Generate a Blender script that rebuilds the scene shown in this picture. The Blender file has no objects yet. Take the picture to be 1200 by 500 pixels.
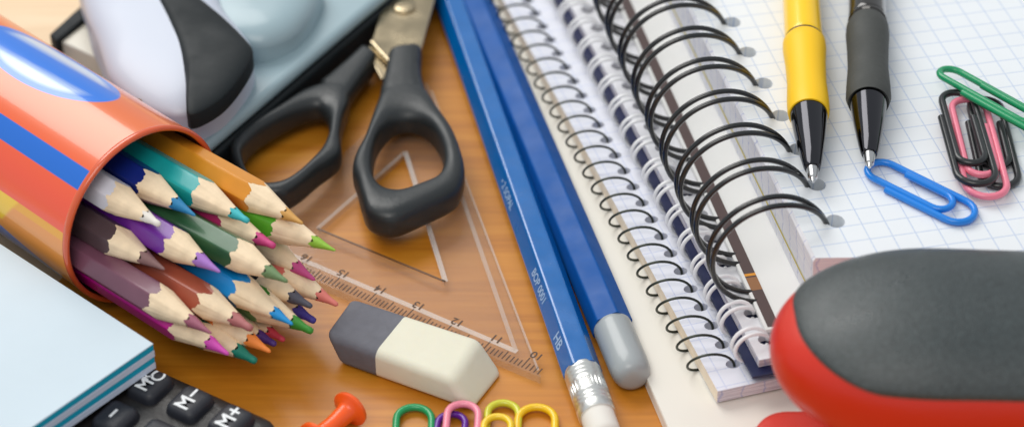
import bpy, bmesh, math, random
from mathutils import Vector, Matrix
random.seed(7)
K = 0.01                      # all modelling below is in centimetres; meshes are stored in metres
sc = bpy.context.scene
COL = sc.collection
PI = math.pi

# ------------------------------------------------------------------ camera model (used to survey positions on the desk)
TH = math.radians(39.0); FPX = 2530.0; DIST = 50.5
CAM = Vector((0, -DIST*math.cos(TH), DIST*math.sin(TH)))
FW = Vector((0, math.cos(TH), -math.sin(TH))); UP = Vector((0, math.sin(TH), math.cos(TH)))
def G(x, y, z=0.0):
    """point at height z (cm) surveyed from the photograph"""
    d = FW*FPX + Vector((x-600, 0, 0)) + UP*(250-y)
    return CAM + d*((z-CAM.z)/d.z)

# ------------------------------------------------------------------ materials
def lin(c):
    def f(v):
        v /= 255.0
        return v/12.92 if v <= .04045 else ((v+.055)/1.055)**2.4
    return (f(c[0]), f(c[1]), f(c[2]), 1)
def mat(name, rgb, rough=.5, metal=0, bump=0, bscale=400, var=0.0, vscale=60, spec=.5, coat=0, sub=0, stretch=None):
    m = bpy.data.materials.new(name); m.use_nodes = True
    nt = m.node_tree; b = nt.nodes['Principled BSDF']
    b.inputs['Base Color'].default_value = lin(rgb)
    b.inputs['Roughness'].default_value = rough
    b.inputs['Metallic'].default_value = metal
    b.inputs['Specular IOR Level'].default_value = spec
    if coat: b.inputs['Coat Weight'].default_value = coat; b.inputs['Coat Roughness'].default_value = .08
    if sub:
        b.inputs['Subsurface Weight'].default_value = sub
        b.inputs['Subsurface Radius'].default_value = (.004, .003, .002); b.inputs['Subsurface Scale'].default_value = .3
    if bump or var:
        # slight uneven sheen from handling
        rn = nt.nodes.new('ShaderNodeTexNoise'); rn.inputs['Scale'].default_value = 120; rn.inputs['Detail'].default_value = 6
        rt = nt.nodes.new('ShaderNodeTexCoord'); nt.links.new(rt.outputs['Object'], rn.inputs['Vector'])
        rm = nt.nodes.new('ShaderNodeMapRange'); rm.inputs[1].default_value = .3; rm.inputs[2].default_value = .7
        rm.inputs[3].default_value = max(.04, rough-.1); rm.inputs[4].default_value = min(1, rough+.1)
        nt.links.new(rn.outputs['Fac'], rm.inputs[0]); nt.links.new(rm.outputs[0], b.inputs['Roughness'])
        tc = nt.nodes.new('ShaderNodeTexCoord'); mp = nt.nodes.new('ShaderNodeMapping')
        nt.links.new(tc.outputs['Object'], mp.inputs[0])
        if stretch: mp.inputs['Scale'].default_value = stretch
        if bump:
            n = nt.nodes.new('ShaderNodeTexNoise'); n.inputs['Scale'].default_value = bscale; n.inputs['Detail'].default_value = 3
            bp = nt.nodes.new('ShaderNodeBump'); bp.inputs['Strength'].default_value = bump; bp.inputs['Distance'].default_value = .0004
            nt.links.new(mp.outputs[0], n.inputs['Vector']); nt.links.new(n.outputs['Fac'], bp.inputs['Height'])
            nt.links.new(bp.outputs[0], b.inputs['Normal'])
        if var:
            n = nt.nodes.new('ShaderNodeTexNoise'); n.inputs['Scale'].default_value = vscale; n.inputs['Detail'].default_value = 5
            cr = nt.nodes.new('ShaderNodeValToRGB')
            c = lin(rgb)
            cr.color_ramp.elements[0].position = .3; cr.color_ramp.elements[1].position = .7
            cr.color_ramp.elements[0].color = tuple(max(0, v*(1-var)) for v in c[:3])+(1,)
            cr.color_ramp.elements[1].color = tuple(min(1, v*(1+var)) for v in c[:3])+(1,)
            nt.links.new(mp.outputs[0], n.inputs['Vector']); nt.links.new(n.outputs['Fac'], cr.inputs[0]); nt.links.new(cr.outputs[0], b.inputs['Base Color'])
    return m
class NT:
    """tiny node helper"""
    def __init__(s, m): s.t = m.node_tree; s.b = s.t.nodes['Principled BSDF']
    def n(s, typ, **kw):
        q = s.t.nodes.new(typ)
        for k, v in kw.items(): setattr(q, k, v)
        return q
    def l(s, a, b): s.t.links.new(a, b)
    def math(s, op, a, b=None, c=None, clamp=False):
        q = s.n('ShaderNodeMath', operation=op); q.use_clamp = clamp
        for i, v in enumerate((a, b, c)):
            if v is None: continue
            if isinstance(v, (int, float)): q.inputs[i].default_value = v
            else: s.l(v, q.inputs[i])
        return q.outputs[0]
    def mix(s, fac, a, b):
        q = s.n('ShaderNodeMix', data_type='RGBA')
        for sock, v in ((q.inputs[0], fac), (q.inputs[6], a), (q.inputs[7], b)):
            if isinstance(v, (tuple, int, float)): sock.default_value = v
            else: s.l(v, sock)
        return q.outputs[2]
    def uv(s):
        q = s.n('ShaderNodeTexCoord'); x = s.n('ShaderNodeSeparateXYZ'); s.l(q.outputs['UV'], x.inputs[0])
        return x.outputs[0], x.outputs[1], q.outputs['UV']

def wood_mat(name, dark, mid, light, rough, gscale=1.0, coat=.25):
    m = mat(name, mid, rough); h = NT(m)
    tc = h.n('ShaderNodeTexCoord'); mp = h.n('ShaderNodeMapping'); mp.inputs['Scale'].default_value = (6*gscale, 90*gscale, 40)
    mp.inputs['Rotation'].default_value = (0, 0, math.radians(3))
    h.l(tc.outputs['Object'], mp.inputs[0])
    n1 = h.n('ShaderNodeTexNoise'); n1.inputs['Scale'].default_value = 1.6; n1.inputs['Detail'].default_value = 8; n1.inputs['Distortion'].default_value = 1.2
    h.l(mp.outputs[0], n1.inputs['Vector'])
    mp2 = h.n('ShaderNodeMapping'); mp2.inputs['Scale'].default_value = (30, 700, 100); h.l(tc.outputs['Object'], mp2.inputs[0])
    n2 = h.n('ShaderNodeTexNoise'); n2.inputs['Scale'].default_value = 1.0; n2.inputs['Detail'].default_value = 6; h.l(mp2.outputs[0], n2.inputs['Vector'])
    cr = h.n('ShaderNodeValToRGB'); e = cr.color_ramp.elements
    e[0].position = .28; e[0].color = lin(dark); e[1].position = .75; e[1].color = lin(light)
    q = e.new(.5); q.color = lin(mid)
    f = h.math('ADD', h.math('MULTIPLY', n1.outputs['Fac'], .72), h.math('MULTIPLY', n2.outputs['Fac'], .28))
    h.l(f, cr.inputs[0]); h.l(cr.outputs[0], h.b.inputs['Base Color'])
    bp = h.n('ShaderNodeBump'); bp.inputs['Strength'].default_value = .12; bp.inputs['Distance'].default_value = .0003
    h.l(n2.outputs['Fac'], bp.inputs['Height']); h.l(bp.outputs[0], h.b.inputs['Normal'])
    h.b.inputs['Coat Weight'].default_value = coat; h.b.inputs['Coat Roughness'].default_value = .25
    return m

def grid_mat(name, paper, line, step=.5, w=.03, strength=.55, rough=.75):
    """ruled squared paper; UV is in centimetres"""
    m = mat(name, paper, rough, spec=.2); h = NT(m)
    u, v, uv = h.uv()
    def ln(c):
        f = h.math('FRACT', h.math('ADD', h.math('DIVIDE', c, step), .5))
        d = h.math('MULTIPLY', h.math('ABSOLUTE', h.math('SUBTRACT', f, .5)), step)
        return h.math('SUBTRACT', 1.0, h.math('DIVIDE', d, w), clamp=True)
    k = h.math('MAXIMUM', ln(u), ln(v))
    n = h.n('ShaderNodeTexNoise'); n.inputs['Scale'].default_value = 14; h.l(uv, n.inputs['Vector'])
    k = h.math('MULTIPLY', k, h.math('ADD', h.math('MULTIPLY', n.outputs['Fac'], .7), strength-.35), clamp=True)
    n3 = h.n('ShaderNodeTexNoise'); n3.inputs['Scale'].default_value = .8; n3.inputs['Detail'].default_value = 4; h.l(uv, n3.inputs['Vector'])
    base = h.mix(n3.outputs['Fac'], tuple(x*.95 for x in lin(paper)[:3])+(1,), lin(paper))
    h.l(h.mix(k, base, lin(line)), h.b.inputs['Base Color'])
    return m
def edge_mat(name, paper, shade, tick=None, bmp=.4):
    """stacked page edges: fine layers along V (height, cm), printed ruling reaching the edge along U"""
    m = mat(name, paper, .85, spec=.15); h = NT(m)
    u, v, uv = h.uv()
    mp = h.n('ShaderNodeMapping'); mp.inputs['Scale'].default_value = (.6, 38, 1); h.l(uv, mp.inputs[0])
    n = h.n('ShaderNodeTexNoise'); n.inputs['Scale'].default_value = 1; n.inputs['Detail'].default_value = 3; h.l(mp.outputs[0], n.inputs['Vector'])
    cr = h.n('ShaderNodeValToRGB'); cr.color_ramp.elements[0].position = .38; cr.color_ramp.elements[1].position = .62
    h.l(n.outputs['Fac'], cr.inputs[0])
    c = h.mix(cr.outputs[0], lin(shade), lin(paper))
    if tick:
        n2 = h.n('ShaderNodeTexNoise'); n2.inputs['Scale'].default_value = 3.2; n2.inputs['Detail'].default_value = 2; h.l(uv, n2.inputs['Vector'])
        uu = h.math('ADD', u, h.math('MULTIPLY', n2.outputs['Fac'], .35))
        f = h.math('FRACT', h.math('DIVIDE', uu, .5))
        k = h.math('SUBTRACT', 1.0, h.math('DIVIDE', h.math('ABSOLUTE', h.math('SUBTRACT', f, .5)), .06), clamp=True)
        c = h.mix(h.math('MULTIPLY', k, .55), c, lin(tick))
    h.l(c, h.b.inputs['Base Color'])
    bp = h.n('ShaderNodeBump'); bp.inputs['Strength'].default_value = bmp; bp.inputs['Distance'].default_value = .0004
    h.l(n.outputs['Fac'], bp.inputs['Height']); h.l(bp.outputs[0], h.b.inputs['Normal'])
    return m

# ------------------------------------------------------------------ mesh builder (centimetres)
class MB:
    def __init__(s): s.v = []; s.f = []; s.mi = []; s.M = Matrix.Identity(4); s.cm = 0
    def add(s, verts, faces, mi=None):
        o = len(s.v); s.v += [s.M @ Vector(p) for p in verts]
        s.f += [tuple(i+o for i in f) for f in faces]; s.mi += [s.cm if mi is None else mi]*len(faces)
    def loft(s, rings, closed=True, caps=(True, True), mi=None):
        n = len(rings[0]); V = [p for r in rings for p in r]; F = []
        for i in range(len(rings)-1):
            for j in range(n if closed else n-1):
                a = i*n+j; b = i*n+(j+1) % n
                F.append((a, b, b+n, a+n))
        if closed and caps[0]: F.append(tuple(range(n-1, -1, -1)))
        if closed and caps[1]: F.append(tuple((len(rings)-1)*n+j for j in range(n)))
        s.add(V, F, mi)
    def ringloft(s, rings, mi=None):
        n = len(rings[0]); m = len(rings); V = [p for r in rings for p in r]; F = []
        for i in range(m):
            for j in range(n):
                a = i*n+j; b = i*n+(j+1) % n; c = ((i+1) % m)*n
                F.append((a, b, c+(j+1) % n, c+j))
        s.add(V, F, mi)
    def box(s, x0, x1, y0, y1, z0, z1, mi=None):
        s.add([(x0,y0,z0),(x1,y0,z0),(x1,y1,z0),(x0,y1,z0),(x0,y0,z1),(x1,y0,z1),(x1,y1,z1),(x0,y1,z1)],
              [(3,2,1,0),(4,5,6,7),(0,1,5,4),(1,2,6,5),(2,3,7,6),(3,0,4,7)], mi)
    def prism(s, poly, z0, z1, mi=None):
        if area(poly) < 0: poly = poly[::-1]
        s.loft([[(p[0],p[1],z0) for p in poly], [(p[0],p[1],z1) for p in poly]], mi=mi)
    def tube(s, path, r, n=10, closed=False, mi=None, refup=Vector((0,0,1))):
        P = [Vector(p) for p in path]; rings = []; m = len(P); prev = None
        for i in range(m):
            if closed: t = P[(i+1) % m]-P[i-1]
            else: t = P[min(i+1, m-1)]-P[max(i-1, 0)]
            t.normalize()
            if prev is None:
                a = refup.cross(t)
                if a.length < 1e-4: a = Vector((1,0,0)).cross(t)
            else: a = prev - t*prev.dot(t)
            a.normalize(); prev = a; b = t.cross(a)
            rr = r(i/(m-1)) if callable(r) else r
            rings.append([P[i]+a*math.cos(2*PI*k/n)*rr+b*math.sin(2*PI*k/n)*rr for k in range(n)])
        if closed: s.ringloft(rings, mi)
        else: s.loft(rings, mi=mi)
    def lathe(s, org, ax, prof, n=32, mi=None, caps=(True, True), flute=None):
        """prof: list of (t, r) along axis"""
        ax = Vector(ax).normalized(); a = Vector((0,0,1)).cross(ax)
        if a.length < 1e-4: a = Vector((1,0,0))
        a.normalize(); b = ax.cross(a); org = Vector(org)
        s.loft([[org+ax*t+(a*math.cos(2*PI*k/n)+b*math.sin(2*PI*k/n))*r for k in range(n)] for t, r in prof], caps=caps, mi=mi)
    def build(s, name, mats, parent=None, smooth=None, bevel=0, seg=3, uv=None, root=None, sub=0):
        """links everything collected as ONE mesh object; coordinates are made relative to the root's location"""
        me = bpy.data.meshes.new(name)
        off = Vector((0,0,0)); q = root or parent
        while q is not None: off += q.location; q = q.parent
        me.from_pydata([tuple(p*K-off) for p in s.v], [], s.f)
        for m in (mats if isinstance(mats, (list, tuple)) else [mats]): me.materials.append(m)
        me.polygons.foreach_set('material_index', s.mi)
        bm = bmesh.new(); bm.from_mesh(me); bmesh.ops.recalc_face_normals(bm, faces=bm.faces); bm.to_mesh(me); bm.free()
        if uv:
            L = me.uv_layers.new(name='UVMap')
            for po in me.polygons:
                for li in po.loop_indices:
                    L.data[li].uv = uv(s.v[me.loops[li].vertex_index])
        o = bpy.data.objects.new(name, me); COL.objects.link(o)
        if parent is not None: o.parent = parent
        if smooth is not None: shade(o, smooth)
        if bevel:
            md = o.modifiers.new('Bevel', 'BEVEL'); md.width = bevel*K; md.segments = seg; md.limit_method = 'ANGLE'; md.angle_limit = math.radians(35)
            if smooth is None: shade(o, 40)
        if sub:
            md = o.modifiers.new('Sub', 'SUBSURF'); md.levels = sub; md.render_levels = sub
        return o
def shade(o, deg):
    me = o.data
    me.polygons.foreach_set('use_smooth', [True]*len(me.polygons))
    me.set_sharp_from_angle(angle=math.radians(deg))
def area(p):
    return sum(p[i-1][0]*p[i][1]-p[i][0]*p[i-1][1] for i in range(len(p)))/2
def spline(pts, n, closed=True):
    P = [Vector(p) for p in pts]; m = len(P); out = []
    segs = m if closed else m-1
    for i in range(segs):
        p0 = P[(i-1) % m] if closed else P[max(i-1,0)]; p1 = P[i]; p2 = P[(i+1) % m]; p3 = P[(i+2) % m] if closed else P[min(i+2,m-1)]
        for k in range(n):
            t = k/n
            out.append(.5*((2*p1)+(p2-p0)*t+(2*p0-5*p1+4*p2-p3)*t*t+(3*p1-p0-3*p2+p3)*t**3))
    if not closed: out.append(P[-1])
    return out
def resample(loop, n):
    L = [0]; m = len(loop)
    for i in range(m): L.append(L[-1]+(loop[(i+1) % m]-loop[i]).length)
    out = []; j = 0
    for k in range(n):
        d = L[-1]*k/n
        while L[j+1] < d: j += 1
        f = (d-L[j])/max(1e-9, L[j+1]-L[j]); out.append(loop[j].lerp(loop[(j+1) % m], f))
    return out
def thing(name, label, cat, loc=(0,0,0), group=None):
    o = bpy.data.objects.new(name, None); o.empty_display_size = .01; COL.objects.link(o)
    o.location = Vector(loc)*K; tag(o, label, cat, group); return o
def tag(o, label, cat, group=None):
    o['label'] = label; o['category'] = cat
    if group: o['group'] = group
    return o
def frame(o, x, z=(0,0,1)):
    x = Vector(x).normalized(); z = Vector(z); y = z.cross(x).normalized(); z = x.cross(y).normalized()
    return Matrix(((x.x,y.x,z.x,o[0]),(x.y,y.y,z.y,o[1]),(x.z,y.z,z.z,o[2]),(0,0,0,1)))
def text(body, size, M, name, m, parent, depth=.004, align='CENTER'):
    """lettering laid on the plane of M (x = reading direction, z = outward)"""
    cu = bpy.data.curves.new('t', 'FONT'); cu.body = body; cu.size = size; cu.align_x = align; cu.align_y = 'CENTER'; cu.offset = .02*size
    ob = bpy.data.objects.new('t', cu); COL.objects.link(ob)
    dg = bpy.context.evaluated_depsgraph_get(); me = bpy.data.meshes.new_from_object(ob.evaluated_get(dg))
    mb = MB(); mb.M = M @ Matrix.Translation((0,0,depth))
    mb.add([v.co.copy() for v in me.vertices], [tuple(p.vertices) for p in me.polygons])
    bpy.data.objects.remove(ob); bpy.data.curves.remove(cu); bpy.data.meshes.remove(me)
    return mb.build(name, m, parent)
def cut(o, cutter):
    """subtract cutter MB from object o and bake the result"""
    c = cutter.build('cutter', o.data.materials[0], None)
    off = Vector((0,0,0)); q = o.parent
    while q is not None: off += q.location; q = q.parent
    c.location = (0,0,0)
    md = o.modifiers.new('b', 'BOOLEAN'); md.object = c; md.operation = 'DIFFERENCE'; md.solver = 'EXACT'
    bpy.context.view_layer.update()
    dg = bpy.context.evaluated_depsgraph_get(); me = bpy.data.meshes.new_from_object(o.evaluated_get(dg))
    o.modifiers.clear(); old = o.data; o.data = me; bpy.data.meshes.remove(old)
    cm_ = c.data; bpy.data.objects.remove(c); bpy.data.meshes.remove(cm_)

# ------------------------------------------------------------------ the desk
M_board = wood_mat('varnished_wood', (170,100,16), (196,124,28), (212,144,46), .42)
M_pale = wood_mat('pale_wood', (212,178,138), (226,196,158), (236,212,178), .5, .8, .1)
mb = MB(); mb.box(-140, 140, -120, 160, -3, -.1)
o = mb.build('desk', M_pale); o['kind'] = 'structure'
# the board's far edge runs hidden under the hole punch
e1 = Vector((math.cos(math.radians(59)), math.sin(math.radians(59)), 0)); n1 = Vector((-e1.y, e1.x, 0))
p0 = G(245,167,1.4); p0.z = 0
b0 = p0 + n1*1.0
mb = MB()
poly = [b0-e1*60, b0+e1*70, b0+e1*70+Vector((90,-30,0)), b0-e1*60+Vector((110,0,0))]
mb.prism([(p.x,p.y) for p in poly], -.095, 0)
o = mb.build('wood_board', M_board); o['kind'] = 'structure'

# ------------------------------------------------------------------ pencil tin
phi = math.radians(-42.4); W = Vector((math.cos(phi), math.sin(phi), 0)); U = Vector((-math.sin(phi), math.cos(phi), 0)); Z = Vector((0,0,1))
TC = Vector((-8.05,-2.65,2.1)); TR = 2.1; TL = 11.0
M_tin = mat('printed_tin', (228,96,52), .28, coat=.6); h = NT(M_tin)
u, v, uv = h.uv()            # u = along axis (cm, 0 at the mouth, negative inward), v = angle in degrees
def band(lo, hi, w=.6):
    return h.math('MULTIPLY', h.math('DIVIDE', h.math('SUBTRACT', v, lo), w, clamp=True), h.math('DIVIDE', h.math('SUBTRACT', hi, v), w, clamp=True))
def cl(rgb): return lin(rgb)
n = h.n('ShaderNodeTexNoise'); n.inputs['Scale'].default_value = 1.2; n.inputs['Detail'].default_value = 4; h.l(uv, n.inputs['Vector'])
c = h.mix(h.math('DIVIDE', h.math('SUBTRACT', v, 95), 50, clamp=True), cl((224,108,48)), cl((240,88,58)))
c = h.mix(band(121.5, 135), c, cl((16,104,204)))
c = h.mix(band(162, 300), c, cl((238,150,62)))
c = h.mix(band(162, 168), c, cl((238,166,30)))
lft = h.math('DIVIDE', h.math('SUBTRACT', h.math('ADD', h.math('MULTIPLY', h.math('SUBTRACT', v, 162), -.03), -1.6), u), .1, clamp=True)
c = h.mix(h.math('MULTIPLY', band(162, 183), lft), c, cl((246,196,24)))
wed = h.math('DIVIDE', h.math('SUBTRACT', h.math('SUBTRACT', v, 190), h.math('MULTIPLY', h.math('ADD', u, 2.4), 8)), 1, clamp=True)
c = h.mix(wed, c, cl((40,120,215)))
# oval cartouche
du = h.math('DIVIDE', h.math('ADD', u, 3.65), 2.2); dv = h.math('DIVIDE', h.math('SUBTRACT', v, 72), 27)
rr = h.math('SQRT', h.math('ADD', h.math('MULTIPLY', du, du), h.math('MULTIPLY', dv, dv)))
ov = h.math('DIVIDE', h.math('SUBTRACT', 1.0, rr), .03, clamp=True)
core = h.math('DIVIDE', h.math('SUBTRACT', .86, rr), .12, clamp=True)
st = h.math('SINE', h.math('ADD', h.math('MULTIPLY', dv, 5.2), h.math('ADD', h.math('MULTIPLY', du, .8), 4.4)))
st = h.math('MULTIPLY', h.math('ADD', h.math('MULTIPLY', st, .75), h.math('MULTIPLY', n.outputs['Fac'], .5)), 1.0, clamp=True)
oc = h.mix(h.math('MULTIPLY', core, st), cl((0,112,218)), cl((190,208,232)))
c = h.mix(ov, c, oc)
h.l(c, h.b.inputs['Base Color'])
M_tin_in = mat('tin_inside', (120,70,40), .35, metal=.3)
M_rim = mat('tin_rim', (214,88,44), .25, coat=.6)
tin = thing('pencil_tin', 'orange tin with a blue stripe, lying on its side full of coloured pencils', 'pencil tin', (TC.x,TC.y,0))
NA = 144
def cyl_ring(t, r): return [TC+W*t+(U*math.cos(2*PI*k/NA)+Z*math.sin(2*PI*k/NA))*r for k in range(NA)]
mb = MB(); mb.loft([cyl_ring(t, TR) for t in (-TL,-8,-6,-4,-2,-.12)], caps=(False,False))
bd = mb.build('body', M_tin, tin)
L = bd.data.uv_layers.new(name='UVMap')
for po in bd.data.polygons:
    cc = sum((mb.v[i] for i in po.vertices), Vector())/len(po.vertices); d = cc-TC; am = math.degrees(math.atan2(d.z, d.dot(U))) % 360
    for li in po.loop_indices:
        d = mb.v[bd.data.loops[li].vertex_index]-TC; a = math.degrees(math.atan2(d.z, d.dot(U))) % 360
        if a-am > 180: a -= 360
        if am-a > 180: a += 360
        L.data[li].uv = (d.dot(W), a)
shade(bd, 40)
mb = MB(); mb.loft([cyl_ring(t, r) for t, r in ((-TL+.1, TR-.09),(-.1, TR-.09))], caps=(True,False)); mb.build('lining', M_tin_in, tin, smooth=40)
mb = MB(); q = [(-.12,TR),(-.05,TR+.03),(.02,TR+.02),(.05,TR-.03),(.03,TR-.08),(-.03,TR-.1),(-.12,TR-.09)]
mb.loft([cyl_ring(t, r) for t, r in q], caps=(False,False)); mb.build('rim', M_rim, tin, smooth=60)
mb = MB(); mb.loft([cyl_ring(-TL-.05, TR), cyl_ring(-TL, TR)]); mb.build('bottom', M_rim, tin)

# ------------------------------------------------------------------ coloured pencils
M_cedar = mat('sharpened_wood', (240,216,182), .65, bump=.5, bscale=350, var=.1, vscale=300, stretch=(1,1,1))
PC = {
 'ochre': ((355,262,2.85),(178,163,2.74),(214,140,38),(204,152,78)), 'teal': ((294,261,2.98),(150,178,2.90),(20,158,158),(58,178,186)),
 'light_green': ((392,293,2.44),(310,258,2.28),(86,168,44),(138,182,52)), 'crimson': ((325,290,2.46),(262,260,2.36),(186,44,104),(196,62,124)),
 'white': ((190,265,3.12),(104,212,3.09),(226,226,236),(228,222,214)), 'navy': ((228,252,3.07),(125,188,3.05),(20,40,124),(28,122,172)),
 'grey_brown': ((192,315,2.37),(92,255,2.31),(84,66,70),(132,98,96)), 'purple': ((257,318,2.56),(165,262,2.52),(108,34,150),(162,112,192)),
 'dark_green': ((337,330,2.53),(205,258,2.40),(42,88,54),(104,132,88)), 'plum': ((247,390,1.90),(88,295,1.77),(118,74,92),(152,86,106)),
 'rust': ((298,387,1.79),(172,312,1.70),(166,82,60),(172,104,104)), 'sky_blue': ((343,380,1.73),(240,312,1.73),(16,138,212),(20,144,212)),
 'magenta': ((268,415,1.38),(98,325,1.13),(196,14,142),(204,70,172)), 'black': ((367,360,1.39),(300,325,1.32),(44,44,52),(76,76,90)),
 'dusky_pink': ((369,328,1.52),(330,300,1.55),(190,70,130),(192,72,132)), 'salmon': ((397,358,1.21),(340,325,1.17),(220,118,108),(220,120,110)),
 'indigo': ((372,378,.79),(350,365,.78),(60,50,142),(64,54,146)), 'green': ((369,390,1.33),(340,375,1.29),(46,130,36),(52,136,40)),
 'red': ((336,400,.62),(310,385,.6),(202,56,76),(206,64,84)), 'orange': ((317,412,1.19),(280,390,1.16),(238,130,48),(238,134,54)),
 'dark_teal': ((303,425,1.02),(262,405,.95),(12,118,98),(16,124,104)), 'violet': ((326,405,.79),(310,397,.77),(70,40,120),(74,44,124)),
}
PLAB = {
 'ochre': 'ochre yellow colouring pencil, the uppermost in the tin beside the scissors', 'teal': 'teal colouring pencil with a turquoise point below the ochre one',
 'light_green': 'light green colouring pencil poking out from under the ochre pencil', 'crimson': 'crimson pink colouring pencil showing only its tip below the teal pencil',
 'white': 'white colouring pencil with the shortest reach from the tin', 'navy': 'dark navy colouring pencil with a bright blue point next to the white one',
 'grey_brown': 'dark grey brown colouring pencil under the white pencil', 'purple': 'purple colouring pencil with a lilac point',
 'dark_green': 'dark bottle green colouring pencil with a grey green point', 'plum': 'plum brown colouring pencil lying over the magenta one',
 'rust': 'rusty red brown colouring pencil beside the plum one', 'sky_blue': 'bright sky blue colouring pencil', 'magenta': 'bright magenta colouring pencil under the plum pencil at the bundle edge',
 'black': 'colouring pencil with a black point just below the dark green one', 'dusky_pink': 'colouring pencil with a dusky pink point near the light green tip',
 'salmon': 'colouring pencil with a salmon pink point reaching farthest towards the eraser', 'indigo': 'colouring pencil with an indigo point below the black one',
 'green': 'colouring pencil with a grass green point below the indigo one', 'red': 'colouring pencil with a red point below the sky blue one',
 'orange': 'colouring pencil with an orange point beside the dark teal one', 'dark_teal': 'colouring pencil with a dark teal green point, lowest over the wood',
 'violet': 'colouring pencil with a dark violet point almost hidden by the red one'}
HR = .33                                    # apothem of the hexagon
def colour_pencil(key, tip, back, rgb, lrgb):
    T = G(*tip); B = G(*back); ax = (T-B).normalized()
    s_t = (T-TC).dot(W); Lp = (s_t+4.2)/ax.dot(W)
    E = T-ax*Lp
    dE = E-TC; cu, cv = dE.dot(U), dE.z; rE = math.hypot(cu, cv)
    if rE > 1.68:                                # keep the hidden end inside the tin
        E = TC+W*dE.dot(W)+(U*cu+Z*cv)*(1.68/rE); ax = (T-E).normalized(); Lp = (T-E).length
    root = thing('colouring_pencil', PLAB[key], 'pencil', T, 'colouring pencils in the tin')
    a = Z.cross(ax).normalized(); b = ax.cross(a); rot = random.uniform(0, PI/3)
    NS = 72; cone = 1.58+random.uniform(-.12,.12); rc = .385
    def hexr(t):
        q = ((t+rot) % (PI/3))-PI/6
        return HR*1.035/sum(abs(math.cos(t+rot+PI/6-k*PI/3))**26 for k in range(3))**(1/26)
    def pt(d, t, r): return T-ax*d+(a*math.cos(t)+b*math.sin(t))*r
    ths = [2*PI*k/NS for k in range(NS)]
    jit = [random.uniform(-.035,.035) for _ in ths]
    wob = [.05*math.sin(3*t+random.random()*.3+rot*5)+.03*math.sin(7*t+rot*9) for t in ths]
    db = [cone*hexr(t)/rc+j+w for t, j, w in zip(ths, jit, wob)]
    mb = MB(); mb.loft([[pt(Lp,t,hexr(t)) for t in ths], [pt(Lp*.6,t,hexr(t)) for t in ths], [pt(cone+.35,t,hexr(t)) for t in ths], [pt(d,t,hexr(t)) for d, t in zip(db, ths)]], caps=(True,False))
    mb.build('painted_body', mat('paint_'+key, rgb, .34, coat=.2, var=.07, vscale=150), root, smooth=24)
    ld = .56+random.uniform(-.06,.06)
    mb = MB(); rings = [[pt(d,t,hexr(t)-.002) for d, t in zip(db, ths)]]
    for k in (.25,.5,.75,1):
        rings.append([pt(d+(ld-d)*k, t, (hexr(t)-.002)*(1-k)+ld*rc/cone*k) for d, t in zip(db, ths)])
    mb.loft(rings, caps=(False,False)); mb.build('wood_cone', M_cedar, root, smooth=60)
    mb = MB(); lj = [ld+.05*math.sin(5*t+rot*7)+random.uniform(-.015,.015) for t in ths]
    r1 = ld*rc/cone+.004; blunt = random.choice((0,.02,.05,.08))
    mb.loft([[pt(l,t,rc*l/cone+.004) for l, t in zip(lj, ths)], [pt(ld*.5,t,r1*.55) for t in ths], [pt(.1+blunt,t,r1*(.3+blunt*3)) for t in ths], [pt(.02+blunt,t,r1*(.22+blunt*3)) for t in ths], [pt(blunt-.02,t,r1*.1) for t in ths]], caps=(False,True))
    mb.build('coloured_lead', mat('lead_'+key, lrgb, .6, bump=.3, bscale=900), root, smooth=60)
for k, a in PC.items(): colour_pencil(k, *a)

# ------------------------------------------------------------------ note block lower left (lies on the calculator)
M_white = mat('white_paper', (202,216,225), .8, spec=.2, var=.03, vscale=40)
M_tealp = mat('teal_paper', (26,164,196), .8, spec=.2); M_greyp = mat('lavender_paper', (204,214,232), .8, spec=.2)
cz = G(180,402,1.72); d1 = G(0,285,1.72)-cz; d1.normalize(); d2 = Vector((-d1.y, d1.x, 0))
root = thing('note_block', 'pale blue white note block with teal striped edges lying on the calculator', 'note block', (cz.x,cz.y,1.03))
zs = [(1.03,1.2,M_greyp,'grey_sheets'),(1.2,1.36,M_tealp,'teal_sheets'),(1.36,1.53,M_greyp,'grey_sheets'),(1.53,1.69,M_tealp,'teal_sheets'),(1.69,1.72,M_white,'cover_sheet')]
for z0, z1, m, nm in zs:
    mb = MB(); j = random.uniform(0,.015)
    q = [cz+d2*j+d1*j, cz+d1*9.5, cz+d1*9.5+d2*9.5, cz+d2*9.5]
    mb.prism([(p.x,p.y) for p in q], z0+.001, z1-.001); mb.build(nm, m, root, bevel=.012, seg=1)

# ------------------------------------------------------------------ calculator
M_calc = mat('calculator_plastic', (36,34,34), .38, bump=.25, bscale=700); M_key = mat('key_rubber', (34,36,44), .5, bump=.2, bscale=900); M_leg = mat('key_print', (232,234,236), .6)
cd = Vector((math.cos(math.radians(-31)), math.sin(math.radians(-31)), 0)); rd = Vector((-cd.y, cd.x, 0))      # towards the user, and reading direction
pk = G(330,494,.8)
calc = thing('calculator', 'black desk calculator with rounded dark keys under the note block', 'calculator', (pk.x,pk.y,0))
CM = Matrix(((rd.x,-cd.x,0,pk.x),(rd.y,-cd.y,0,pk.y),(0,0,1,0),(0,0,0,1)))     # local x right, y up the keypad
def rrect(x0,x1,y0,y1,r,n=6):
    out = []
    for cx,cy,a0 in ((x1-r,y0+r,-90),(x1-r,y1-r,0),(x0+r,y1-r,90),(x0+r,y0+r,180)):
        for k in range(n+1):
            a = math.radians(a0+90*k/n); out.append((cx+r*math.cos(a), cy+r*math.sin(a)))
    return out
mb = MB(); mb.M = CM
def inset(x0,x1,y0,y1,r,d,z): return [(x,y,z) for x,y in rrect(x0+d,x1-d,y0+d,y1-d,max(.05,r-d))]
X0,X1,Y0,Y1 = -6.6,.06,-.06,10.5
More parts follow.
